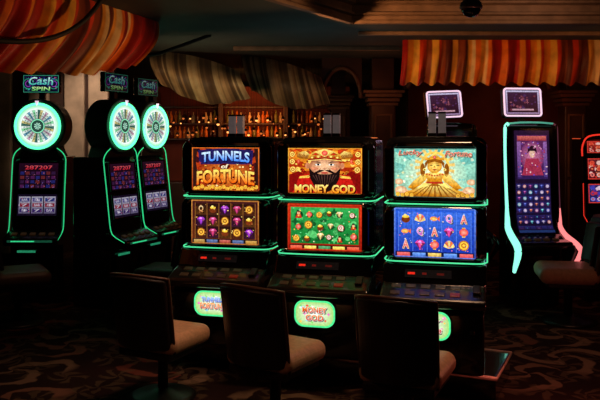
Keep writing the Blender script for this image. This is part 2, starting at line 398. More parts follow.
def art_money_up():
    p = Paint(clip=(HX, HZ))
    p.rect(-HX, -HZ, HX, HZ, (140, 16, 8), 0, (190, 60, 14), 3)
    p.rays(0, .03, .03, .5, 24, (225, 130, 30), 1, (HX, HZ))
    p.specks(150, [(255, 220, 100), (220, 60, 20), (120, 10, 8), (255, 160, 40)], .02, 2, (-.265, -.155, .265, .155), 5)
    for sx in (-1, 1):
        for a, b, r in ((.25, .125, .024), (.25, .07, .024), (.245, .012, .026)): p.coin(sx*a, b, r, 3, (255, 225, 110), (175, 60, 14))
        p.poly([(sx*HX, -.17), (sx*HX, -.03), (sx*.20, .0), (sx*.1, -.06), (sx*.09, -.17)], (130, 12, 10), 4)
        p.poly([(sx*.06, -.165), (sx*.10, -.02), (sx*.19, -.03), (sx*.25, -.165)], (196, 26, 18), 5)
        p.poly([(sx*.11, -.03), (sx*.19, -.04), (sx*.2, -.055), (sx*.12, -.05)], (250, 200, 80), 6)
    p.xf(1.34, .86, 0, .030)
    Gd, Gm, Gl = (150, 78, 12), (222, 150, 36), (255, 226, 120)
    for sx in (-1, 1):
        p.poly([(sx*.07, .095), (sx*.11, .14), (sx*.155, .125), (sx*.16, .09), (sx*.135, .065), (sx*.07, .07)], Gm, 6, [Gd, Gl, Gm, Gd, Gm, Gd])
        for q in range(3): p.ring(sx*(.10+.02*q), .095+.006*q, .004, .009, Gd, 7, 10)
        p.ell(sx*.15, .05, .008, .02, (210, 40, 24), 7, 10, (255, 140, 100))
        p.ell(sx*.098, .012, .014, .028, (205, 130, 88), 6, 10)
    p.ell(0, .0, .092, .09, (190, 108, 68), 7, 26, (255, 212, 164))
    p.poly([(-.097, .055), (-.092, .10), (-.064, .135), (-.03, .146), (0, .162), (.03, .146), (.064, .135), (.092, .10), (.097, .055), (0, .075)], Gm, 8, [Gd, Gm, Gm, Gl, Gl, Gl, Gm, Gm, Gd, Gd])
    for k in range(9): p.ell(-.072+.018*k, .084+.012*(1-abs(k-4)/4), .0065, .0075, (190, 24, 16) if k % 2 else Gl, 9, 8)
    for sx in (-1, 1):
        p.poly([(sx*.03, .108), (sx*.05, .128), (sx*.075, .11), (sx*.05, .10)], Gd, 9); p.poly([(sx*.036, .109), (sx*.05, .122), (sx*.066, .110), (sx*.05, .104)], (210, 40, 24), 10)
    p.poly([(-.097, .05), (-.094, .07), (0, .088), (.094, .07), (.097, .05), (0, .066)], (150, 18, 14), 10)
    p.poly([(-.097, .052), (-.096, .058), (0, .074), (.096, .058), (.097, .052), (0, .068)], Gl, 11)
    p.ell(0, .122, .018, .024, (230, 40, 30), 11, 14, (255, 140, 110)); p.ring(0, .122, .018, .026, Gl, 10, 16)
    for sx in (-1, 1):
        p.poly([(sx*.012, .034), (sx*.04, .05), (sx*.08, .044), (sx*.042, .040)], (30, 14, 12), 11)
        p.ell(sx*.038, .022, .0165, .0085, (250, 245, 235), 11, 12); p.ell(sx*.037, .022, .0068, .0083, (20, 10, 10), 12, 10)
        p.poly([(sx*.018, .026), (sx*.038, .034), (sx*.062, .026), (sx*.038, .029)], (50, 20, 14), 12)
        p.poly([(sx*.022, .013), (sx*.038, .009), (sx*.056, .013), (sx*.038, .005)], (186, 104, 70), 11)
        p.ell(sx*.054, -.012, .02, .012, (226, 124, 86), 8, 10, (240, 156, 116))
        p.poly([(sx*.018, -.008), (sx*.026, -.012), (sx*.05, -.045), (sx*.042, -.04)], (180, 96, 62), 11)
        p.poly([(0, -.026), (sx*.028, -.022), (sx*.066, -.052), (sx*.10, -.086), (sx*.075, -.074), (sx*.02, -.04)], (26, 12, 12), 12)
    p.poly([(-.015, -.010), (-.006, .028), (.006, .028), (.015, -.010), (0, -.020)], (246, 186, 140), 11)
    p.poly([(-.015, -.010), (-.008, -.016), (0, -.02), (.008, -.016), (.015, -.010), (0, -.013)], (170, 90, 60), 12)
    p.ell(0, -.049, .022, .008, (190, 56, 46), 11, 12)
    p.poly([(-.090, -.005), (-.066, -.042), (-.03, -.061), (.03, -.061), (.066, -.042), (.090, -.005), (.082, -.10), (.050, -.19), (0, -.225), (-.050, -.19), (-.082, -.10)], (24, 12, 12), 9)
    for k in range(-4, 5): p.poly([(k*.017-.003, -.066), (k*.017+.003, -.066), (k*.010, -.19+abs(k)*.014)], (84, 54, 48), 10)
    p.xf()
    p.text('MONEY', -.100, -.131, .26, .062, (244, 130, 8), 16, (255, 244, 140), (120, 6, 4), .075, .04)
    p.text('GOD', .143, -.131, .175, .062, (244, 130, 8), 16, (255, 244, 140), (120, 6, 4), .075, .04)
    frame_art(p, (170, 60, 16), (245, 180, 60), .007, 18)
    return p
def art_money_low():
    p = Paint(clip=(HX, HZ))
    p.rect(-HX, -HZ, HX, HZ, (150, 20, 12), 0, (190, 40, 20), 3)
    p.rect(-HX+.022, -.122, HX-.022, .148, (14, 116, 44), 1, (50, 170, 80), 3)
    p.specks(60, [(20, 90, 40), (90, 200, 110), (30, 140, 60)], .03, 2, (-.235, -.1, .235, .125), 19)
    R = random.Random(4); w = (2*HX-.06)/6
    for n in range(18):
        i, j = n % 6, n//6
        x = -HX+.03+(i+.5)*w+R.uniform(-.014, .014); z = -.115+(j+.5)*.084+R.uniform(-.014, .014); k = (n*5+j) % 6; r = .027*R.uniform(.8, 1.15)
        p.ell(x+.004, z-.005, r*1.02, r*.95, (10, 70, 30), 3, 14)
        if k == 0: p.coin(x, z, r, 4)
        elif k == 1: p.lantern(x, z, r, (220, 40, 24), 4)
        elif k == 2: p.person_icon(x, z, r, (200, 40, 30), 4)
        elif k == 3: p.coin(x, z, r*.8, 4, (240, 240, 220), (200, 60, 40))
        elif k == 4: p.gem(x, z, r, (250, 220, 140), 4)
        else: p.pot(x, z, r, 4)
    p.specks(50, [(250, 240, 200), (240, 80, 40), (120, 240, 160), (255, 200, 70)], .007, 9, (-.25, -.118, .25, .142), 9)
    bottom_bar(p, (70, 14, 10), [(200, 60, 30), (230, 180, 60), (40, 120, 60), (230, 180, 60), (200, 60, 30)])
    frame_art(p, (150, 20, 10), (220, 60, 24), .012, 10)
    return p
def art_gold_up():
    p = Paint(clip=(HX, HZ))
    p.rect(-HX, -HZ, HX, HZ, (170, 200, 164), 0, (84, 182, 178), 5)
    p.rays(0, 0, .05, .5, 20, (150, 214, 190), 1, (HX, HZ)); p.ell(0, -.01, .22, .16, (160, 216, 190), 2, 30, (250, 250, 205))
    p.specks(60, [(240, 255, 230), (220, 220, 160), (130, 210, 200), (200, 220, 190)], .014, 3, (-.26, -.15, .26, .13), 11)
    for sx in (-1, 1):
        for a, b, r in ((.235, -.12, .036), (.2, -.145, .034), (.25, -.06, .026)): p.ell(sx*a, b, r*1.2, r*.8, (226, 160, 110), 4, 16, (255, 230, 190))
    G, D, Lt, Md = (222, 144, 24), (150, 82, 12), (255, 232, 120), (240, 180, 54)
    p.ring(0, .05, .085, .104, (250, 206, 90), 4, 28); p.rays(0, .05, .104, .14, 18, (240, 200, 110), 4)
    p.xf(1.5, 1.18, 0, .0)
    p.poly([(-.155, -.15), (-.14, -.115), (-.08, -.085), (-.03, -.06), (.03, -.06), (.08, -.085), (.14, -.115), (.155, -.15)], G, 5, [D, G, Md, Lt, Lt, Md, G, D])
    for k in range(-4, 5): p.poly([(k*.008, -.065), (k*.008+.004, -.065), (k*.034+.006, -.148), (k*.034-.004, -.148)], D, 6)
    for sx in (-1, 1):
        p.poly([(sx*.03, -.002), (sx*.06, -.006), (sx*.10, -.05), (sx*.125, -.085), (sx*.10, -.10), (sx*.065, -.07), (sx*.04, -.04)], G, 7, [Md, Lt, G, G, D, G, Md])
        p.poly([(sx*.05, -.055), (sx*.085, -.095), (sx*.03, -.075), (sx*.012, -.062)], Lt, 9)
        p.ell(sx*.055, .02, .012, .04, D, 7, 12)
        p.ring(sx*.046, .022, .004, .008, Lt, 12, 10)
    p.poly([(-.045, -.002), (-.034, -.035), (-.04, -.075), (.04, -.075), (.034, -.035), (.045, -.002), (.014, .008), (-.014, .008)], Md, 8, [Md, G, D, D, G, Md, Lt, Lt])
    p.poly([(-.016, .006), (0, -.03), (.016, .006)], Lt, 9); p.poly([(-.038, -.05), (.038, -.05), (.04, -.062), (-.04, -.062)], (190, 50, 30), 9)
    for k in range(-3, 4): p.ell(k*.012, -.004-.010*(1-abs(k)/3.5), .005, .005, (210, 70, 40), 10, 8)
    p.poly([(-.012, .0), (.012, .0), (.011, .02), (-.011, .02)], G, 9)
    p.ell(0, .042, .034, .040, G, 10, 22, Lt)
    p.poly([(-.042, .03), (-.046, .06), (-.03, .085), (0, .092), (.03, .085), (.046, .06), (.042, .03), (.032, .058), (0, .070), (-.032, .058)], D, 11)
    p.poly([(-.045, .075), (-.05, .105), (-.028, .092), (0, .122), (.028, .092), (.05, .105), (.045, .075), (0, .088)], Md, 12, [G, Lt, G, Lt, G, Lt, G, Md]); p.ell(0, .096, .008, .010, (210, 40, 40), 13, 10, (255, 150, 130))
    for sx in (-1, 1):
        p.poly([(sx*.007, .048), (sx*.015, .052), (sx*.025, .048), (sx*.015, .0445)], (70, 30, 6), 13)
        p.poly([(sx*.006, .056), (sx*.015, .061), (sx*.027, .056), (sx*.015, .058)], D, 13)
        p.ell(sx*.020, .032, .008, .006, Md, 12, 10, (255, 196, 110))
    p.poly([(-.002, .046), (.002, .046), (.005, .034), (-.005, .034)], G, 13)
    p.poly([(-.012, .024), (0, .0265), (.012, .024), (0, .017)], (190, 50, 34), 13)
    p.xf()
    p.text('Lucky', -.17, .138, .16, .046, (190, 20, 24), 17, (225, 40, 40), (255, 240, 200), .03, .008, .3, .006)
    p.text('Fortune', .165, .135, .18, .042, (190, 20, 24), 17, (225, 40, 40), (255, 240, 200), .03, .008, .3, .006)
    for k in range(4):
        for sx in (-1, 1): p.coin(sx*(.16+.032*k), -.154+.006*(k % 2), .016, 12)
    frame_art(p, (60, 120, 110), (130, 200, 180), .006, 18)
    return p
def art_gold_low():
    p = Paint(clip=(HX, HZ))
    p.rect(-HX, -HZ, HX, HZ, (24, 50, 160), 0, (40, 90, 210), 3)
    cs = reel_boxes(p, -.126, .146, (24, 52, 170), (60, 110, 225), (100, 140, 235))
    kinds = ['A', 'coin', 'rose', 'fan', 'gem', 'per', 'K', 'fish', 'lan', 'coin', 'gem2', 'Q', 'fan', 'per2', 'pot']
    for n, (i, j, x, z) in enumerate(cs):
        k = kinds[(i*4+j*7) % 15]; r = .036
        if k in 'AKQ': p.letter(k, x, z, r*.9, {'A': (220, 60, 60), 'K': (60, 180, 90), 'Q': (190, 70, 200)}[k], (255, 235, 200))
        elif k == 'coin': p.coin(x, z, r, 3)
        elif k == 'gem': p.gem(x, z, r, (230, 70, 160), 3)
        elif k == 'gem2': p.gem(x, z, r, (60, 190, 110), 3)
        elif k == 'per': p.person_icon(x, z, r, (220, 60, 60), 3)
        elif k == 'per2': p.person_icon(x, z, r, (230, 170, 50), 3)
        elif k == 'lan': p.lantern(x, z, r, (230, 50, 30), 3)
        elif k == 'pot': p.pot(x, z, r, 3)
        elif k == 'rose':
            for q in range(6): p.ell(x+.55*r*math.cos(q*PI/3), z+.55*r*math.sin(q*PI/3), r*.42, r*.42, (230, 80, 120), 3+q % 2, 10)
            p.ell(x, z, r*.36, r*.36, (255, 210, 90), 5, 10)
        elif k == 'fan':
            for q in range(5):
                a = PI*(.15+.175*q); p.poly([(x, z-.7*r), (x+1.1*r*math.cos(a-.24), z-.7*r+1.6*r*math.sin(a-.24)), (x+1.1*r*math.cos(a+.24), z-.7*r+1.6*r*math.sin(a+.24))], (240, 120, 40) if q % 2 else (255, 220, 120), 3)
        else: p.ell(x-.15*r, z, r*.75, r*.45, (240, 130, 30), 3, 14, (255, 220, 120)); p.poly([(x+.45*r, z), (x+r, z+.5*r), (x+r, z-.5*r)], (230, 100, 30), 4)
        p.specks(5, [(255, 230, 160), (150, 190, 255), (255, 120, 140)], .006, 8, (x-.042, z-.038, x+.042, z+.038), n+30)
    bottom_bar(p, (14, 20, 60), [(200, 60, 60), (60, 110, 200), (200, 160, 60), (60, 110, 200), (200, 60, 60)])
    frame_art(p, (50, 70, 170), (110, 150, 240), .008, 10)
    return p
def art_belly(kind):
    p = Paint(); a, b = .150, .096
    p.poly(rrect(a, b, .07), (80, 240, 150), 0)
    q = rrect(a*.92, b*.87, .064)
    for k in range(len(q)): p.poly([(0, 0), q[k], q[(k+1) % len(q)]], (0, 0, 0), 1, [(255, 255, 250), (170, 220, 120), (170, 220, 120)])
    p.specks(34, [(255, 255, 240), (240, 130, 200), (130, 215, 240), (255, 200, 90), (130, 225, 110), (235, 90, 60)], .014, 2, (-.11, -.062, .11, .062), kind)
    if kind == 0:
        p.text('TUNNELS', 0, .032, .18, .036, (40, 90, 220), 6, (120, 190, 255), (255, 255, 250), .07, .035)
        p.text('FORTUNE', 0, -.018, .20, .046, (220, 60, 10), 6, (250, 170, 40), (255, 255, 245), .07, .035)
    elif kind == 1:
        p.text('MONEY', 0, .028, .18, .042, (200, 30, 10), 6, (250, 150, 30), (255, 255, 245), .07, .035)
        p.text('GOD', 0, -.028, .13, .042, (200, 30, 10), 6, (250, 150, 30), (255, 255, 245), .07, .035)
    else:
        p.text('Lucky', 0, .028, .15, .042, (200, 20, 30), 6, (250, 110, 50), (255, 255, 245), .07, .025, .2)
        p.text('Fortune', 0, -.028, .18, .042, (200, 20, 30), 6, (250, 110, 50), (255, 255, 245), .07, .025, .2)
    return p

# ------------------------------------------------------------------ video slot machine (front faces -y)
def bezel(z, y, r, W, hz_out):
    o = rrect(W, hz_out, .085); i = rrect(HX, HZ, .012); m = rrect(W-.05, hz_out-.02, .055)
    L = lambda pts, yy: [(x, yy, z+q) for x, q in pts]
    return MB().ringloft([L(o, y+.05), L(o, y+.012), L(m, y-.024), L(i, y-.004), L(i, y+.02)]).build('screen_bezel', M['bezel'], r, .008)
def slot_machine(loc, rot, label, up, low, bel, W=.372):
    r = thing('slot_machine', label, 'slot machine', loc, rot, 'video slot machines in the middle row')
    MB().prism([(.52, 1.335), (.025, 1.335), (.025, 1.71), (.045, 1.77), (.10, 1.805), (.52, 1.805)], -W, W).build('upper_cabinet', M['black'], r, .06, seg=7)
    MB().box((0, .32, 1.803), (.56, .34, .016)).build('top_cap', M['satin'], r, .006)
    bezel(1.5625, -.012, r, W, .225)
    up().build('upper_screen', r, (0, -.009, 1.5525))
    MB().prism([(.52, .935), (.02, .935), (.02, 1.335), (.52, 1.335)], -W, W).build('lower_cabinet', M['black'], r, .045, seg=6)
    bezel(1.137, -.028, r, W, .198)
    low().build('lower_screen', r, (0, -.024, 1.135))
    for z, f in ((1.337, -.034), (.934, -.046)):
        x = W+.003
        pts = [(-x, .46, z), (-x, .12, z), (-x, .06, z), (-x+.010, .022, z), (-x+.045, f+.012, z), (-.2, f, z), (0, f-.002, z), (.2, f, z), (x-.045, f+.012, z), (x-.010, .022, z), (x, .06, z), (x, .12, z), (x, .46, z)]
        MB().tube(smooth_path(pts, 4), .0048, 8).build('light_strip', M['green'], r, smooth=True)
    MB().prism([(.52, .925), (-.035, .925), (-.12, .79), (.52, .79)], -W, W).build('info_panel', M['bezel'], r, .02, seg=4)
    p = Paint(); p.rect(-.16, -.03, .16, .03, (10, 7, 7), 0)
    for k, (w, c) in enumerate(((.05, (235, 40, 24)), (.03, (90, 16, 12)), (.05, (70, 14, 10)))):
        p.rect(-.14+.1*k, -.008, -.14+.1*k+w, .008, c, 1)
    p.build('credit_display', r, (-.04, -.084, .86), -.562)
    MB().prism([(.1, .80), (-.10, .80), (-.20, .775), (-.31, .73), (-.325, .705), (-.29, .665), (.1, .665)], -W+.005, W-.005).build('button_deck', M['deck'], r, .03, seg=5)
    R = Matrix.Rotation(.37, 3, 'X')
    for row_, (y, z) in enumerate(((-.165, .784), (-.25, .754))):
        for k in range(5):
            MB().box((-.25+.1*k, y, z), (.066, .042, .014), R).build('button', M['btnr'] if (row_ == 1 and k == 4) else M['btn'], r, .005)
    MB().box((.29, -.2, .78), (.05, .1, .03), R).build('bill_slot', M['metal'], r, .006)
    MB().prism([(.50, .665), (-.19, .665), (-.215, .63), (-.205, .42), (-.15, .195), (.50, .195)], -W+.015, W-.015).build('lower_door', M['black'], r, .04, seg=5)
    MB().prism_y([(x-.03, z+.535) for x, z in rrect(.162, .108, .08)], -.218, -.19).build('belly_frame', M['satin'], r, .006)
    art_belly(bel).build('belly_glass', r, (-.03, -.2205, .535), 0, 'badge')
    MB().box((.26, -.205, .5), (.03, .02, .03)).build('door_lock', M['metal'], r, .006)
    for x in (-.036, .036):
        c = MB().box((x, .26, 1.905), (.054, .05, .15)).build('signal_light', M['candle'], r, .006)
        MB().box((x, .26, 1.822), (.06, .06, .03)).build('lamp_socket', M['satin'], c, .004)
        MB().box((x, .26, 1.986), (.058, .056, .014)).build('lamp_cap', M['satin'], c, .004)
    return r
A24 = math.radians(24); cs, sn = math.cos(A24), math.sin(A24)
YAW = -math.radians(14)
P2 = Vector((.187, 5.6, 0)); row = Vector((cs, -sn, 0)); back = Vector((sn, cs, 0)); pitch = .83
slot_machine(P2-row*pitch+Vector((-.015, 0, 0)), YAW, 'slot machine with orange TUNNELS of FORTUNE upper screen, left end of middle row', art_tunnels_up, art_tunnels_low, 0)
slot_machine(P2, YAW, 'slot machine with a bearded face on its upper screen and green reels below', art_money_up, art_money_low, 1)
slot_machine(P2+row*pitch, YAW, 'slot machine with a golden seated figure on pale blue upper screen and blue reels', art_gold_up, art_gold_low, 2, .355)

pl = thing('machine_plinth', 'low dark plinth with pale edge trim carrying the middle row of slot machines', 'plinth', P2, -A24)
MB().box((0, .31, .088), (2.50, .64, .176)).build('plinth_body', M['black'], pl, .01)
MB().tube([(-1.26, -.02, .170), (1.26, -.02, .170), (1.26, .64, .170), (-1.26, .64, .170)], .016, 8, True).build('edge_trim', M['chrome'], pl, smooth=True)

# ------------------------------------------------------------------ wheel slot machine
RW = .238
def art_wheel(rot):
    p = Paint(); R = RW
    p.ell(0, 0, R, R, (30, 150, 90), 0, 48)
    p.ring(0, 0, R*.76, R*.985, (80, 250, 155), 1, 48, (250, 255, 252))
    n = 36
    Q = lambda q, t: (q*R*math.cos(t), q*R*math.sin(t))
    p.ell(0, 0, R*.76, R*.76, (60, 116, 94), 1, 40)
    pal = [(236, 250, 242), (140, 220, 164), (236, 250, 242), (100, 150, 180), (222, 242, 232), (196, 150, 176), (236, 250, 242), (206, 190, 124), (64, 106, 96)]
    for k in range(n):
        a, b = 2*PI*(k+rot)/n, 2*PI*(k+.9+rot)/n
        c = pal[k % 9]
        p.poly([Q(.34, a), Q(.75, a), Q(.75, b), Q(.34, b)], c, 2, [[v*.7 for v in c], c, c, [v*.7 for v in c]])
        m = (a+b)/2
        for q in (.46, .58): p.poly([Q(q, m-.03), Q(q+.07, m-.03), Q(q+.07, m+.03), Q(q, m+.03)], (34, 76, 62), 3)
    p.ell(0, 0, R*.33, R*.33, (20, 46, 40), 4, 28, (60, 110, 92)); p.ring(0, 0, R*.28, R*.32, (140, 240, 190), 5, 28)
    p.ell(0, 0, R*.2, R*.2, (14, 32, 30), 5, 20, (100, 150, 134)); p.rays(0, 0, .01, R*.16, 8, (170, 220, 196), 6)
    return p
def art_cash(k):
    p = Paint(None, k); a, b = .195, .095
    p.rect(-a, -b, a, b, (8, 10, 26), 0, (14, 8, 34), 3)
    p.rays(0, 0, .02, .4, 18, (14, 20, 52), 1, (a, b))
    for sx in (-1, 1):
        p.ring(sx*.14, 0, .05, .06, (40, 130, 110), 2, 20); p.ring(sx*.14, 0, .028, .036, (140, 60, 170), 2, 16)
    p.specks(70, [(40, 160, 150), (140, 60, 190), (60, 180, 100), (60, 90, 210), (190, 70, 130)], .010, 3, (-.175, -.08, .175, .08), 6)
    p.text('Cash', -.0, .026, .27, .086, (60, 190, 170), 7, (200, 245, 230), (50, 14, 110), .05, .012, .15, .008)
    p.text('SPIN', .0, -.055, .20, .044, (90, 200, 90), 7, (220, 250, 170), (10, 40, 50), .06, .02, .1)
    for x0, z0, x1, z1 in ((-a, -b, a, -b+.006), (-a, b-.006, a, b), (-a, -b, -a+.006, b), (a-.006, -b, a, b)): p.rect(x0, z0, x1, z1, (50, 140, 110), 3)
    return p
def art_reels3(hw, hh):
    p = Paint(None, .55)
    p.rect(-hw, -hh, hw, hh, (26, 16, 40), 0)
    for i in range(3):
        x = (i-1)*hw*.64
        p.rect(x-hw*.29, -hh*.8, x+hw*.29, hh*.8, (110, 100, 134), 1, (190, 184, 206))
        for j, c in ((-1, (60, 40, 110)), (0, (150, 40, 60)), (1, (50, 60, 130))):
            p.rect(x-hw*.24, j*hh*.5-hh*.17, x+hw*.24, j*hh*.5+hh*.17, c, 2)
            p.text(['7', 'BAR', '$'][(i+j) % 3], x, j*hh*.5, hw*.3, hh*.24, (230, 220, 240), 4)
        p.specks(10, [(220, 200, 230), (150, 110, 190), (200, 90, 110)], .008, 5, (x-hw*.27, -hh*.75, x+hw*.27, hh*.75), i)
    return p
def art_led(hw, hh):
    p = Paint(None, .5)
    p.rect(-hw, -hh, hw, hh, (20, 6, 18), 0, (44, 12, 36), 2)
    p.text('287207', 0, hh*.66, hw*1.4, hh*.30, (255, 40, 60), 4, (255, 110, 120))
    for i in range(7):
        for j in range(4): p.rect(-hw*.92+i*hw*.264, -hh*.92+j*hh*.34, -hw*.92+i*hw*.264+hw*.2, -hh*.68+j*hh*.34, [(90, 34, 90), (44, 44, 120), (120, 44, 50), (60, 30, 70)][(i+j*3) % 4], 1)
    p.specks(40, [(200, 120, 180), (120, 110, 210), (220, 110, 100)], .007, 2, (-hw*.9, -hh*.9, hw*.9, hh*.4), 4)
    return p
def wheel_machine(loc, rot, label, wr, sk):
    r = thing('wheel_slot_machine', label, 'slot machine', loc, rot, 'slot machines with a lit bonus wheel')
    MB().prism([(.46, 0), (-.02, 0), (-.06, .62), (-.03, .90), (.05, 1.54), (.09, 1.60), (.46, 1.60)], -.285, .285).build('cabinet', M['black'], r, .025, seg=4)
    t = -math.atan2(.08, .64)
    for nm, zc, hh, art in (('upper_screen', 1.385, .14, art_led), ('lower_screen', 1.07, .115, art_reels3)):
        y = -.03+(zc-.9)*.125-.012
        art(.215, hh).build(nm, r, (0, y-.006, zc), t)
        b = MB().frame(-.215, .215, -hh, hh, .02, -.014, .012).build('screen_bezel', M['bezel'], r, .005); b.location = (0, y, zc); b.rotation_euler = (t, 0, 0)
    for s in (-1, 1):
        MB().tube(smooth_path([(s*.20, .02, 1.69), (s*.255, .03, 1.645), (s*.288, .04, 1.58), (s*.293, .03, 1.48), (s*.293, .0, 1.25), (s*.294, -.03, 1.0), (s*.295, -.055, .84), (s*.292, -.10, .775), (s*.288, -.23, .715)], 4), .0055, 8).build('light_strip', M['greendim'], r, smooth=True)
    MB().prism([(.02, .80), (-.07, .80), (-.24, .735), (-.26, .71), (-.23, .65), (.02, .62)], -.292, .292).build('button_deck', M['deck'], r, .012)
    R = Matrix.Rotation(math.atan2(.065, .17), 3, 'X')
    for k in range(5): MB().box((-.2+.1*k, -.16, .772), (.06, .045, .016), R).build('button', M['btn'], r, .005)
    p = Paint(); p.rect(-.24, -.012, .24, .012, (14, 60, 42), 0); p.rect(-.2, -.006, .05, .006, (50, 200, 130), 1); p.build('deck_light', r, (0, -.262, .705))
    MB().frame(-.2, .2, .2, .54, .03, -.075, -.03).build('lower_panel', M['satin'], r, .008)
    p = Paint(); p.rect(-.2, -.012, .0, .012, (30, 120, 84), 0); p.build('base_light', r, (0, -.078, .57))
    MB().prism_y([(-.24, 1.59), (.24, 1.59), (.2, 1.68), (.16, 1.76), (-.16, 1.76), (-.2, 1.68)], .03, .30).build('neck', M['satin'], r, .01)
    MB().cyl((0, .0, 1.93), (0, .30, 1.93), .30, .29, 48).build('wheel_housing', M['satin'], r, .012)
    art_wheel(wr).build('bonus_wheel', r, (0, -.012, 1.93), 0, 'wheel')
    MB().tube([((RW+.004)*math.cos(2*PI*k/48), -.016, 1.93+(RW+.004)*math.sin(2*PI*k/48)) for k in range(48)], .014, 8, True).build('wheel_rim', M['mint'], r, smooth=True)
    MB().prism_y([(-.02, 2.205), (.02, 2.205), (0, 2.15)], -.045, -.03).build('pointer', M['palepink'], r)
    MB().box((0, .14, 2.24), (.06, .06, .16)).build('sign_post', M['satin'], r, .005)
    s = MB().box((0, .13, 2.40), (.41, .06, .21)).build('top_sign', M['bezel'], r, .01)
    art_cash(sk).build('sign_face', s, (0, .097, 2.40))
    return r
def at(px, Y, z=0): return Vector(((px-300)*Y/750, Y, z))
wheel_machine(at(38, 8.2), 0, 'wheel slot machine at the far left, its round mint wheel seen face on', 0, .8)
wheel_machine(at(124, 8.1), math.radians(66), 'wheel slot machine seen at an angle, nearer of the two side-by-side mint wheels', .4, .22)
wheel_machine(at(155, 8.85), math.radians(66), 'wheel slot machine seen at an angle, farther one, closest to the bar', .7, .18)

# ------------------------------------------------------------------ slim curved-screen machine
PTH = [Vector((-.115, .795)), Vector((-.05, .86)), Vector((-.012, .98)), Vector((.055, 1.88))]
SEG = [(b-a).length for a, b in zip(PTH, PTH[1:])]; LT = sum(SEG)
def slimfn(u, v, l):
    d = max(0, min(LT-1e-5, v))
    for a, b, s in zip(PTH, PTH[1:], SEG):
        if d <= s: q = a+(b-a)*(d/s); t = (b-a).normalized(); break
        d -= s
    nrm = Vector((-t.y, t.x))
    q = q+nrm*(.012+l*.0007)
    return (u, q.x, q.y)
def art_slim(k):
    p = Paint(slimfn, k); w = .195
    p.rect(-w, 0, w, LT, (20, 14, 44), 0, (40, 18, 50), 14)
    p.rect(-w*.86, .60, w*.86, LT-.05, (50, 30, 86), 1, (100, 40, 90), 10)
    p.ell(0, .84, .13, .17, (120, 46, 104), 2, 20, (220, 130, 170))
    p.poly([(-.12, .64), (-.07, .82), (.07, .82), (.12, .64)], (170, 50, 80), 3); p.ell(0, .87, .032, .042, (235, 190, 165), 4, 14)
    p.poly([(-.055, .87), (-.046, .93), (0, .96), (.046, .93), (.055, .87), (.03, .90), (-.03, .90)], (40, 14, 30), 5)
    for s in (-1, 1): p.rect(s*.145-.02, .62, s*.145+.02, 1.0, (80, 56, 130), 2, (150, 100, 170))
    p.specks(60, [(230, 150, 190), (120, 70, 180), (250, 210, 220), (180, 50, 90)], .013, 6, (-.16, .63, .16, 1.0), 8)
    p.rect(-.16, 1.01, .16, 1.06, (150, 44, 60), 3, (220, 110, 100))
    for i in range(6):
        for j in range(8):
            x, z = -.158+.0632*i, .075+.064*j
            p.rect(x-.028, z-.028, x+.028, z+.028, (26, 26, 74) if (i+j) % 3 else (50, 22, 62), 2, (44, 38, 104))
            c = [(150, 56, 140), (70, 80, 190), (190, 96, 76), (90, 170, 190), (170, 150, 200)][(i*3+j*2) % 5]
            if (i+j) % 2: p.gem(x, z, .019, c, 3)
            else: p.ell(x, z, .019, .019, c, 3, 10, (230, 210, 220))
    p.rect(-w, .005, w, .035, (30, 50, 100), 2)
    return p
def art_topper():
    p = Paint(None, .8); a, b = .187, .128
    p.rect(-a, -b, a, b, (150, 120, 160), 0, (200, 190, 225), 4)
    p.rect(-a*.9, -b*.86, a*.9, b*.86, (44, 14, 30), 1, (66, 34, 62), 3)
    p.specks(40, [(110, 50, 66), (150, 80, 96), (80, 44, 90), (60, 24, 44)], .022, 2, (-.14, -.085, .14, .085), 12)
    p.rect(-.12, -.09, .12, -.072, (200, 150, 165), 4)
    return p
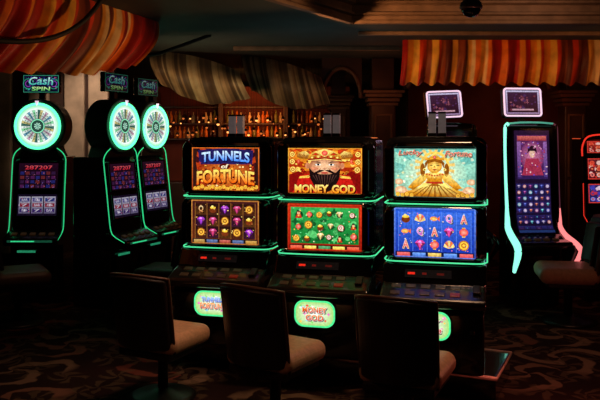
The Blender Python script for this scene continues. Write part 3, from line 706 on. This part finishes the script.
def slim_machine(loc, rot, label, lit, roll):
    r = thing('tall_screen_machine', label, 'slot machine', loc, rot, 'slot machines with a tall curved screen')
    body = [(.3, .02), (-.06, .02), (-.08, .55), (-.1, .62), (-.26, .69), (-.25, .73), (-.11, .785), (-.04, .86), (0, .98), (.066, 1.92), (.1, 1.96), (.16, 1.96), (.22, 1.7), (.3, .8)]
    MB().prism(body, -.265, .265).build('cabinet', M['black'], r, .018)
    art_slim(.8 if lit else .08).build('curved_screen', r)
    MB().prism([(-.34, .73), (-.355, .70), (-.31, .655), (-.12, .64), (-.10, .755)], -.285, .285).build('button_deck', M['deck'], r, .014)
    for k in range(4): MB().box((-.15+.1*k, -.22, .748), (.06, .05, .02)).build('button', M['btn'], r, .004)
    up = lambda s: [(s*.25, .058, 1.955), (s*.28, .054, 1.93), (s*.289, .045, 1.88), (s*.291, .035, 1.6), (s*.291, .012, 1.3), (s*.291, -.008, 1.05)]
    dn = lambda s: [(s*.291, -.008, 1.05), (s*.291, -.020, .93), (s*.291, -.035, .85), (s*.296, -.15, .775), (s*.318, -.34, .71), (s*.332, -.41, .65), (s*.324, -.37, .57), (s*.312, -.29, .48), (s*.304, -.24, .42)]
    MB().tube([(-.25, .058, 1.955), (-.12, .062, 1.966), (0, .063, 1.968), (.12, .062, 1.966), (.25, .058, 1.955)], .010, 8).build('top_light', M['tealdim' if lit else 'bezel'], r, smooth=True)
    for s, mu, md in ((-1, 'teal', 'teal'), (1, 'dimpink', 'pink')):
        MB().tube(smooth_path(up(s), 3), .019 if s < 0 else .011, 8).build('edge_light', M[mu if lit else 'bezel'], r, smooth=True)
        MB().tube(smooth_path(dn(s), 5), (lambda t: .019+.018*math.sin(PI*min(1, t*1.02))) if s < 0 else (lambda t: .011+.018*math.sin(PI*t)), 10).build('wing_light', M[md if lit else 'bezel'], r, smooth=True)
        MB().prism([(-.36, .70), (-.39, .645), (-.24, .44), (-.12, .42), (-.08, .74)], s*.285-.014, s*.285+.014).build('deck_wing', M['satin'], r, .006)
        MB().prism([(.03, .9), (-.03, .9), (.035, 1.94), (.09, 1.94)], s*.277-.008, s*.277+.008).build('side_rail', M['bezel'], r, .004)
    MB().box((-.08, .13, 2.0), (.07, .05, .12)).build('topper_post', M['satin'], r, .005)
    tp = MB().prism_y(rrect(.223, .168, .035), 0, .06).build('topper', M['satin'], r, .01)
    tp.location = (-.08, .09, 2.185); tp.rotation_euler = (-.12, roll, 0)
    art_topper().build('topper_screen', tp, (0, -.006, 0))
    MB().tube([(x, -.008, z) for x, z in rrect(.204, .148, .03)], .010, 8, True).build('rim_light', M['palepink'], tp, smooth=True)
    return r
slim_machine(at(533, 8.0), math.radians(6), 'tall machine with curved purple screen and mint and pink edge lights, near right chair', True, 0)
slim_machine(at(454, 8.5), math.radians(12), 'tall machine hidden behind the golden figure machine, only its pink-rimmed topper showing', False, -.05)

# ------------------------------------------------------------------ red machine cut by the right frame edge
def art_small(a, b, c1, c2, cols, seed):
    p = Paint(None, .75); p.rect(-a, -b, a, b, c1, 0, c2, 3)
    p.specks(70, cols, b*.2, 1, (-a*.9, -b*.82, a*.9, b*.82), seed)
    for i in range(6):
        for j in range(3):
            x, z = -a*.8+i*a*.32, -b*.58+j*b*.58
            p.ell(x, z, a*.12, b*.22, cols[(i+j*2) % len(cols)], 2, 12, cols[(i*2+j+1) % len(cols)]); p.ell(x, z, a*.05, b*.09, cols[(i+j+2) % len(cols)], 3, 8)
    for x0, z0, x1, z1 in ((-a, -b, a, -b*.9), (-a, b*.9, a, b), (-a, -b, -a*.96, b), (a*.96, -b, a, b)): p.rect(x0, z0, x1, z1, (220, 60, 50), 4)
    return p
r = thing('red_lit_slot_machine', 'slot machine with red curved top light, cut off by the right picture edge', 'slot machine', at(608, 8.3), 0)
MB().prism([(.36, 0), (-.06, 0), (-.06, .9), (0, 1.72), (.06, 1.80), (.36, 1.80)], -.28, .28).build('cabinet', M['black'], r, .02)
MB().tube(smooth_path([(-.285, .0, 1.60), (-.285, .0, 1.70), (-.24, .0, 1.80), (-.12, .02, 1.835), (.12, .02, 1.835), (.24, .0, 1.80), (.285, .0, 1.70), (.285, .0, 1.60)], 4), .009, 8).build('top_light', M['red_neon'], r, smooth=True)
RC = [(220, 50, 40), (240, 190, 180), (120, 20, 34), (230, 120, 80)]
BC = [(60, 70, 190), (230, 200, 220), (190, 50, 70), (90, 50, 150)]
art_small(.235, .065, (110, 14, 12), (190, 50, 36), RC, 1).build('title_glass', r, (0, -.010, 1.70), -.07)
art_small(.235, .115, (70, 16, 24), (110, 36, 44), RC, 2).build('upper_screen', r, (0, -.034, 1.46), -.07)
art_small(.235, .105, (30, 24, 80), (60, 44, 110), BC, 3).build('lower_screen', r, (0, -.052, 1.19), -.07)
MB().prism([(0, .92), (-.07, .92), (-.3, .82), (-.3, .77), (0, .70)], -.29, .29).build('button_deck', M['deck'], r, .012)
for s in (-1, 1): MB().tube([(s*.286, -.03, 1.3), (s*.29, -.06, .95), (s*.295, -.28, .83)], .004, 8).build('edge_light', M['red_neon'], r, smooth=True)

# ------------------------------------------------------------------ chairs (face +y)
def chair(loc, rot, label, group, sc=1., w=.228, cushion='tan'):
    r = thing('casino_chair', label, 'chair', loc, rot, group); r.scale = (sc, sc, sc)
    MB().box((0, .015, .415), (.50, .48, .135)).build('seat_cushion', M[cushion], r, .063, seg=7)
    MB().box((0, -.01, .340), (.43, .41, .05)).build('seat_pan', M['leather'], r, .012)
    n = 14; fr = []; bk = []
    Y = lambda x: -.305+.10*(abs(x)/w)**2.0
    for k in range(n+1):
        x = -w+2*w*k/n
        fr.append((x*.96, Y(x)+.064)); bk.append((x, Y(x)))
    mb = MB().prism_z(bk+fr[::-1], .39, .87)
    bmesh.ops.bisect_plane(mb.bm, geom=mb.bm.verts[:]+mb.bm.edges[:]+mb.bm.faces[:], plane_co=(0, 0, .62), plane_no=(0, 0, 1))
    for v in mb.bm.verts:
        h = (v.co.z-.37)
        v.co.y -= h*.16
        if v.co.z > .8: v.co.z += .026*(1-(v.co.x/w)**2)
        v.co.x *= 1+.06*h
    mb.build('backrest', M['leather'], r, .028, seg=5)
    mb = MB().prism_z([(x*.84, y+.002) for x, y in fr]+[(x*.84, y+.035) for x, y in fr[::-1]], .50, .83)
    for v in mb.bm.verts: v.co.y -= (v.co.z-.37)*.16
    mb.build('back_pad', M['leather'], r, .015)
    top = [(1.04*(-w+2*w*k/n), Y(-w+2*w*k/n)+.030-.082, .874+.026*(1-((-w+2*w*k/n)/w)**2)) for k in range(n+1)]
    e = w*1.035; ye = Y(w)+.030
    path = [(-w*1.0, ye, .36), (-e, ye-.045, .62), (-e*1.005, ye-.075, .83)]+top+[(e*1.005, ye-.075, .83), (e, ye-.045, .62), (w*1.0, ye, .36)]
    MB().tube(path, .012, 8).build('back_frame', M['frame'], r, smooth=True)
    MB().lathe([(.034, .06), (.036, .26), (.05, .30), (.055, .33)]).build('pedestal', M['metal'], r, smooth=True)
    MB().lathe([(.23, 0), (.232, .012), (.2, .026), (.08, .04), (.045, .06)], n=32).build('floor_base', M['satin'], r, smooth=True)
    return r
fc = P2-back*.80
g = 'chairs drawn up to the middle row'
chair(fc-row*pitch+Vector((-.06, .03, 0)), -A24-.05, 'chair in front of the TUNNELS of FORTUNE machine, leftmost of the three near chairs', g)
chair(fc+Vector((-.02, -.03, 0)), -A24-.16, 'chair in front of the bearded face machine, between two other near chairs', g)
chair(fc+row*pitch+Vector((.03, .0, 0)), -A24, 'chair in front of the golden figure machine, rightmost of the three near chairs', g)
g2 = 'chairs at the outer machines'
chair(at(568, 7.35), math.radians(80), 'chair with tan seat beside the tall curved-screen machine at the right edge', g2, 1.16)
chair(at(18, 7.3), math.radians(-62), 'dark chair at the left edge in front of the face-on wheel machine', g2, 1.1, .228, 'brown')
chair(at(165, 7.75), math.radians(75), 'dark chair beside the two angled wheel machines', g2, 1.0, .2, 'brown')

# ------------------------------------------------------------------ drapes
def drape(name, label, top, nu, stripes, ztop, zbot, folds, amp, shear=0., sag=0., nv=20, scal=0., ns=0, seed=0):
    bm = bmesh.new(); cl = bm.loops.layers.float_color.new('Col'); vs = []
    R = random.Random(seed); ed = [0.]
    while ed[-1] < 1: ed.append(ed[-1]+R.uniform(.5, 1.5)/ns)
    for i in range(nu+1):
        u = i/nu; colv = []
        for j in range(nv+1):
            v = j/nv; uu = u+shear*(v**1.3)
            p = Vector(top(uu)); t = (Vector(top(uu+.01))-p).normalized(); nrm = Vector((t.y, -t.x))
            ph = PI*folds*u+.6*math.sin(9*u+seed)+.6*v
            a = amp*(.15+.85*v)*(math.sin(2*ph)+.3*math.sin(3.3*ph+1))
            z0, z1 = ztop(u), zbot(u)-scal*(.5+.5*math.sin(2*ph))
            q = p+nrm*(a+sag*math.sin(PI*v))
            colv.append(bm.verts.new((q.x, q.y, z0+(z1-z0)*v)))
        vs.append(colv)
    kk = [max(q for q in range(len(ed)) if ed[q] <= (i+.5)/nu) for i in range(nu)]
    raw = [lin(stripes[(k*7+k//5) % len(stripes)]) for k in kk]
    for i in range(nu):
        nb = [raw[max(0, min(nu-1, i+d))] for d in (-1, 0, 0, 1)]
        c = [sum(x[q] for x in nb)/4 for q in range(3)]
        for j in range(nv):
            f = bm.faces.new((vs[i][j], vs[i+1][j], vs[i+1][j+1], vs[i][j+1])); f.smooth = True
            for lp in f.loops: lp[cl] = (*c, 1)
    me = bpy.data.meshes.new(name); bm.to_mesh(me); bm.free(); me.materials.append(M['cloth'])
    o = bpy.data.objects.new(name, me); COL.objects.link(o); tag(o, label, 'drape'); return o
warm = [(200, 30, 14), (246, 120, 22), (96, 34, 18), (250, 184, 66), (170, 22, 12), (252, 214, 150), (140, 60, 24), (244, 140, 30), (150, 20, 12), (236, 160, 60), (216, 60, 14)]
def lerp(a, b, t): return a+(b-a)*t
drape('striped_drape', 'orange, red and cream striped swag hanging from the ceiling at top left',
      lambda u: (lerp(-2.3, -1.34, u), lerp(3.85, 7.1, u)), 520, warm, lambda u: 2.9, lambda u: 2.16+.20*u+.45*max(0, u-.78), 14, .032, -.14, .07, ns=56, seed=3, scal=.03)
drape('striped_drape', 'orange, red and yellow striped valance hanging across the top right',
      lambda u: (lerp(1.15, 4.2, u), 8.4), 560, warm, lambda u: 2.9, lambda u: 2.43, 18, .035, -.012, .05, scal=.05, ns=58, seed=5)
gr = [(192, 162, 122), (112, 90, 68), (156, 128, 94), (200, 176, 138), (96, 76, 60)]
drape('striped_swag', 'dim beige-brown striped swag over the bar, the left one',
      lambda u: (lerp(-1.90, -.76, u), 9.5), 320, gr, lambda u: 2.9-.26*u*u, lambda u: 2.50-.18*u-.16*math.sin(PI*u), 4, .018, .12, .2, ns=34, seed=6, scal=.02)
drape('striped_swag', 'dim beige-brown striped swag over the bar, the right one',
      lambda u: (lerp(-.78, .28, u), 10.1), 320, gr, lambda u: 2.9-.28*u*u, lambda u: 2.46-.18*u-.16*math.sin(PI*u), 4, .018, .12, .2, ns=34, seed=7, scal=.02)
tag(MB().tube(bez([(-2.02, 4.6, 2.42), (-1.75, 5.0, 2.40), (-1.60, 5.4, 2.5), (-1.52, 5.8, 2.9)]), .018, 8).build('drape_rope', M['rope'], smooth=True), 'dark rope curving across the striped swag at top left', 'rope')
tag(MB().tube([(-2.25, 8.0, 2.60), (-1.5, 8.0, 2.70), (-.95, 8.0, 2.90)], .02, 8).build('drape_rod', M['rope'], smooth=True), 'dark slanting rod below the ceiling above the angled wheel machines', 'rod')

# ------------------------------------------------------------------ the setting
struct(MB().box((0, 6, -.05), (12, 15, .1)).build('floor', M['carpet']))
c = MB().prism_z([(-6, 7.1), (6, 7.1), (6, 13.2), (-6, 13.2)], 2.9, 3.0)
c.prism_z([(-6, -1), (-4.37, -1), (.47, 7.1), (-6, 7.1)], 2.9, 3.0)
c.prism_z([(-6, -1), (6, -1), (6, 13.2), (-6, 13.2)], 3.34, 3.42)
struct(c.build('ceiling', M['ceil']))
def moulding(name, a, b, nrm):
    a, b, n = Vector(a), Vector(b), Vector(nrm).normalized(); mb = MB()
    prof = [(0, 2.875), (.06, 2.875), (.06, 2.905), (.03, 2.915), (.03, 2.95), (.07, 2.96), (.07, 2.98), (.035, 2.99), (.035, 3.05), (.09, 3.065), (.09, 3.085), (.05, 3.10), (.05, 3.17), (.12, 3.19), (.12, 3.21), (.15, 3.25), (.19, 3.29), (.19, 3.34), (0, 3.34)]
    mb.loft([(a.x+n.x*d, a.y+n.y*d, z) for d, z in prof], [(b.x+n.x*d, b.y+n.y*d, z) for d, z in prof])
    struct(mb.build(name, M['mould']))
moulding('trim_1', (.47, 7.1), (6, 7.1), (0, -1))
moulding('trim_2', (-4.37, -1), (.47, 7.1), (.858, -.513))
struct(MB().box((3.2, 7.75, 2.88), (5.2, .06, .04)).build('trim_4', M['mould'], None, .008))
struct(MB().box((.2, 9.0, 2.875), (2.0, .07, .05)).build('trim_5', M['mould'], None, .008))
struct(MB().box((0, 13.1, 1.5), (12, .2, 3)).build('wall_back', M['wall']))
struct(MB().box((-5.6, 6, 1.6), (.2, 15, 3.4)).build('wall_left', M['wall']))
struct(MB().box((5.6, 6, 1.6), (.2, 15, 3.4)).build('wall_right', M['redwall']))
struct(MB().box((-4.0, 10.2, 1.45), (3.0, .2, 2.9)).build('wall_partition', M['wall']))
pp = MB()
for x in (-2.70, -3.02, -3.5, -4.0): pp.box((x, 10.06, 1.5), (.27, .08, 2.5))
struct(pp.build('trim_3', M['pale'], None, .02))
struct(MB().box((3.4, 11.2, 1.45), (3.6, .2, 2.9)).build('wall_right_partition', M['redwall']))
def column(px, Y, label, w=.36):
    r = thing('column', label, 'column', at(px, Y))
    MB().box((0, 0, 1.15), (w, w, 2.3)).build('shaft', M['wood'], r, .02)
    pn = MB()
    for z0, z1 in ((.4, 1.2), (1.3, 2.1)): pn.frame(-w*.28, w*.28, z0, z1, .03, -w/2-.015, -w/2+.01)
    pn.build('carved_panel', M['capital'], r, .006)
    MB().box((0, 0, .12), (w+.1, w+.1, .24)).build('plinth', M['wood'], r, .015)
    m = MB()
    for z, e, t in ((2.26, .06, .04), (2.32, .1, .05), (2.38, .16, .05), (2.43, .22, .04)): m.box((0, 0, z), (w+e, w+e, t))
    m.build('capital', M['capital'], r, .008)
    MB().box((0, 0, 2.67), (w-.04, w-.04, .45)).build('block', M['wood'], r, .01)
column(382, 10.4, 'dark wood column with stepped capital left of the striped valance', .34)
column(572, 10.4, 'dark reddish column behind the chair at the right', .3)
column(338, 11.6, 'dark wood column at the right end of the bar', .26)
def arch(a, b, Y, label, zb=2.47, rz=.36):
    cx = (a+b)/2; R = (b-a)/2
    out = [(a, 2.9), (b, 2.9), (b, zb)]+[(cx+R*.97*math.cos(PI*k/20), zb+rz*math.sin(PI*k/20)) for k in range(0, 21)]+[(a, zb)]
    o = tag(MB().prism_y(out, Y-.08, Y+.08).build('arch', M['wood']), label, 'arch')
    MB().tube([(cx+R*.95*math.cos(PI*k/20), Y-.09, zb+rz*.98*math.sin(PI*k/20)) for k in range(21)], .03, 8).build('arch_trim', M['capital'], o, smooth=True)
arch(1.43, 3.48, 10.4, 'wide dark wood arch between the two columns behind the machines')
arch(.30, .85, 10.4, 'narrow dark wood arch at the right end of the bar', 2.35, .42)

# bar
b = thing('back_bar', 'warmly lit wooden back bar with a bottle shelf behind the machines', 'bar', (-.78, 12.2, 0))
MB().box((0, .25, 1.4), (3.2, .1, 2.5)).build('back_panel', M['redwall'], b)
MB().box((0, 0, .55), (3.2, .5, 1.1)).build('cabinet', M['wood'], b, .02)
for z in (1.78, 2.03, 2.30): MB().box((0, .09, z), (3.1, .24, .03)).build('shelf', M['wood'], b, .006)
for x in (-1.55, -.5, .55, 1.55): MB().box((x, .0, 1.8), (.08, .3, 1.5)).build('post', M['wood'], b, .01)
bm_ = {'amber': mat('amber_glass', (220, 120, 40), .15), 'green': mat('green_glass', (120, 120, 54), .15), 'pale': mat('pale_glass', (235, 200, 150), .15), 'dark brown': mat('dark_glass', (80, 36, 24), .15)}
srcs = []
for nm in bm_:
    h = {'amber': .19, 'green': .20, 'pale': .17, 'dark brown': .2}[nm]
    prof = [(.026, 0), (.03, .008), (.03, h*.58), (.022, h*.68), (.011, h*.76), (.010, h*.96), (.013, h*.97), (.013, h)]
    srcs.append((MB().lathe(prof, n=12).build('bottle', bm_[nm], None, smooth=True), nm))
first = set()
for sh, z in ((0, 1.797), (1, 2.047)):
    for k in range(42):
        x = -.78-1.46+k*.0712
        if min(abs(x+.78-q) for q in (-1.55, -.5, .55, 1.55)) < .07 or x > .45: continue
        o, nm = srcs[random.randrange(4)]
        if nm in first: o2 = o.copy(); COL.objects.link(o2)
        else: o2 = o; first.add(nm)
        o2.location = (x, 12.22+(.03 if k % 2 else -.03), z)
        tag(o2, '%s bottle standing on the %s shelf of the warm lit back bar' % (nm, ('lower', 'upper')[sh]), 'bottle', '%s bottles on the %s bar shelf' % (nm, ('lower', 'upper')[sh]))
R_ = random.Random(21)
for k in range(50):
    dim = k % 3
    o = thing('bar_lamp', ('dim amber' if dim else 'bright warm')+' little pendant lamp hanging over the bottle shelf', 'lamp',
              at(171+3.2*k+R_.uniform(-1, 1), 10.7+.22*(k % 5)+R_.uniform(0, .06), 1.85+.26*R_.random()**1.6), 0, ('dim amber' if dim else 'bright warm')+' lamps over the bar')
    MB().lathe([(.014, .04), (.026, .008), (.023, .0), (.010, .03)], n=12).build('shade', M['wood'], o, smooth=True)
    MB().sphere((0, 0, -.008), R_.uniform(.009, .021), (1, 1, .9)).build('bulb', M['dimlens'] if dim else M['warmlens'], o, smooth=True)
    MB().cyl((0, 0, .035), (0, 0, 2.9-o.location.z), .002, n=6).build('cord', M['rope'], o)
d = thing('dome_camera', 'small pewter dome hanging from the recessed ceiling at the top edge', 'dome camera', at(471, 5.5, 0))
MB().cyl((0, 0, 2.80), (0, 0, 3.34), .018).build('stem', M['silver'], d)
MB().sphere((0, 0, 2.745), .072, (1, 1, .85)).build('dome', M['bezel'], d, smooth=True)
MB().lathe([(.080, 2.745), (.084, 2.76), (.076, 2.79), (.05, 2.815), (.02, 2.825)], n=28).build('collar', M['silver'], d, smooth=True)

# ------------------------------------------------------------------ lights
def light(name, kind, loc, e, col, size=.3, target=None, spot=None, blend=.6):
    L = bpy.data.lights.new(name, kind); L.energy = e; L.color = lin(col)
    if kind == 'AREA': L.size = size
    else: L.shadow_soft_size = size
    if kind == 'SPOT': L.spot_size = math.radians(spot or 60); L.spot_blend = blend
    o = bpy.data.objects.new(name, L); COL.objects.link(o); o.location = loc
    if target is not None: o.rotation_euler = (Vector(target)-Vector(loc)).to_track_quat('-Z', 'Y').to_euler()
    return o
light('chair_fill', 'SPOT', (1.0, 5.0, 3.2), 88, (255, 195, 150), .12, (.0, 5.0, .4), 58)  # overhead spot added to brighten the near seat cushions, no visible fixture
light('chair_back_fill', 'SPOT', (-1.3, 2.4, 2.5), 14, (255, 170, 130), .15, (-.1, 4.6, .6), 40)  # unseen spot added on the camera side to lift the chair backs
light('drape_fill', 'SPOT', (1.6, 6.4, 2.2), 110, (255, 180, 115), .08, (-1.65, 5.8, 2.62), 44, .8)  # mid-room spot added to brighten the left swag evenly, not a fixture
light('valance_side_fill', 'SPOT', (-.2, 6.3, 2.7), 110, (255, 175, 105), .06, (2.7, 8.4, 2.66), 50)  # unseen spot added to one side to light the right valance
light('valance_fill', 'SPOT', (3.4, 6.4, 2.3), 16, (255, 160, 90), .08, (3.0, 8.4, 2.66), 60)
light('bar_lamp_light', 'AREA', (-.8, 11.5, 2.15), 9, (255, 150, 75), .8, (-.8, 12.3, 1.9))
light('swag_fill', 'AREA', (-1.4, 8.2, 1.9), 7, (255, 200, 145), .3, (-.7, 9.8, 2.5))  # area source added below the beige swags to brighten them
light('room_red', 'POINT', (3.1, 9.7, 2.1), 3, (255, 90, 50), .2)
light('arch_fill', 'POINT', (1.0, 9.6, 2.3), 2.4, (255, 130, 70), .2)  # warm point source near the arch, no fixture modelled
light('panel_fill', 'SPOT', (-2.6, 8.9, 2.8), 48, (255, 220, 190), .1, (-2.8, 10.2, 1.9), 70)  # spot added to bring up the pale wall panels, no fixture behind it
light('cornice_fill', 'AREA', (2.2, 6.2, 2.98), 2.8, (255, 185, 135), .4, (2.2, 7.1, 3.10))  # area source added in the ceiling recess so the moulding shows
light('floor_red', 'POINT', (1.75, 4.9, .55), 4.0, (255, 130, 110), .06)
light('carpet_fill', 'SPOT', (-.7, 5.0, 2.85), 62, (255, 195, 160), .2, (-1.85, 5.3, 0), 58, .8)  # unseen spot added to bring out the carpet pattern at left
light('carpet_fill_far', 'SPOT', (2.4, 5.4, 2.8), 36, (255, 175, 140), .2, (2.3, 5.6, 0), 70)  # added like the left carpet spot, for the floor at right
light('left_chair_fill', 'SPOT', (-1.9, 6.6, 2.2), 7, (255, 190, 150), .1, (-2.7, 7.5, .6), 46)  # weak spot added so the left-edge chair is not lost in the dark
light('ceiling_wash', 'AREA', (.2, 7.6, 1.9), 2.2, (150, 200, 200), .8, (.2, 7.8, 3))

W = bpy.data.worlds.new('World'); S.world = W; W.use_nodes = True
W.node_tree.nodes['Background'].inputs['Color'].default_value = (.5, .42, .4, 1)
W.node_tree.nodes['Background'].inputs['Strength'].default_value = .0025

cam = bpy.data.cameras.new('Camera'); cam.lens = 45; cam.sensor_width = 36; cam.shift_y = -.1033; cam.clip_start = .05
co = bpy.data.objects.new('Camera', cam); COL.objects.link(co); co.location = (0, 0, 1.8); co.rotation_euler = (PI/2, 0, 0)
S.camera = co
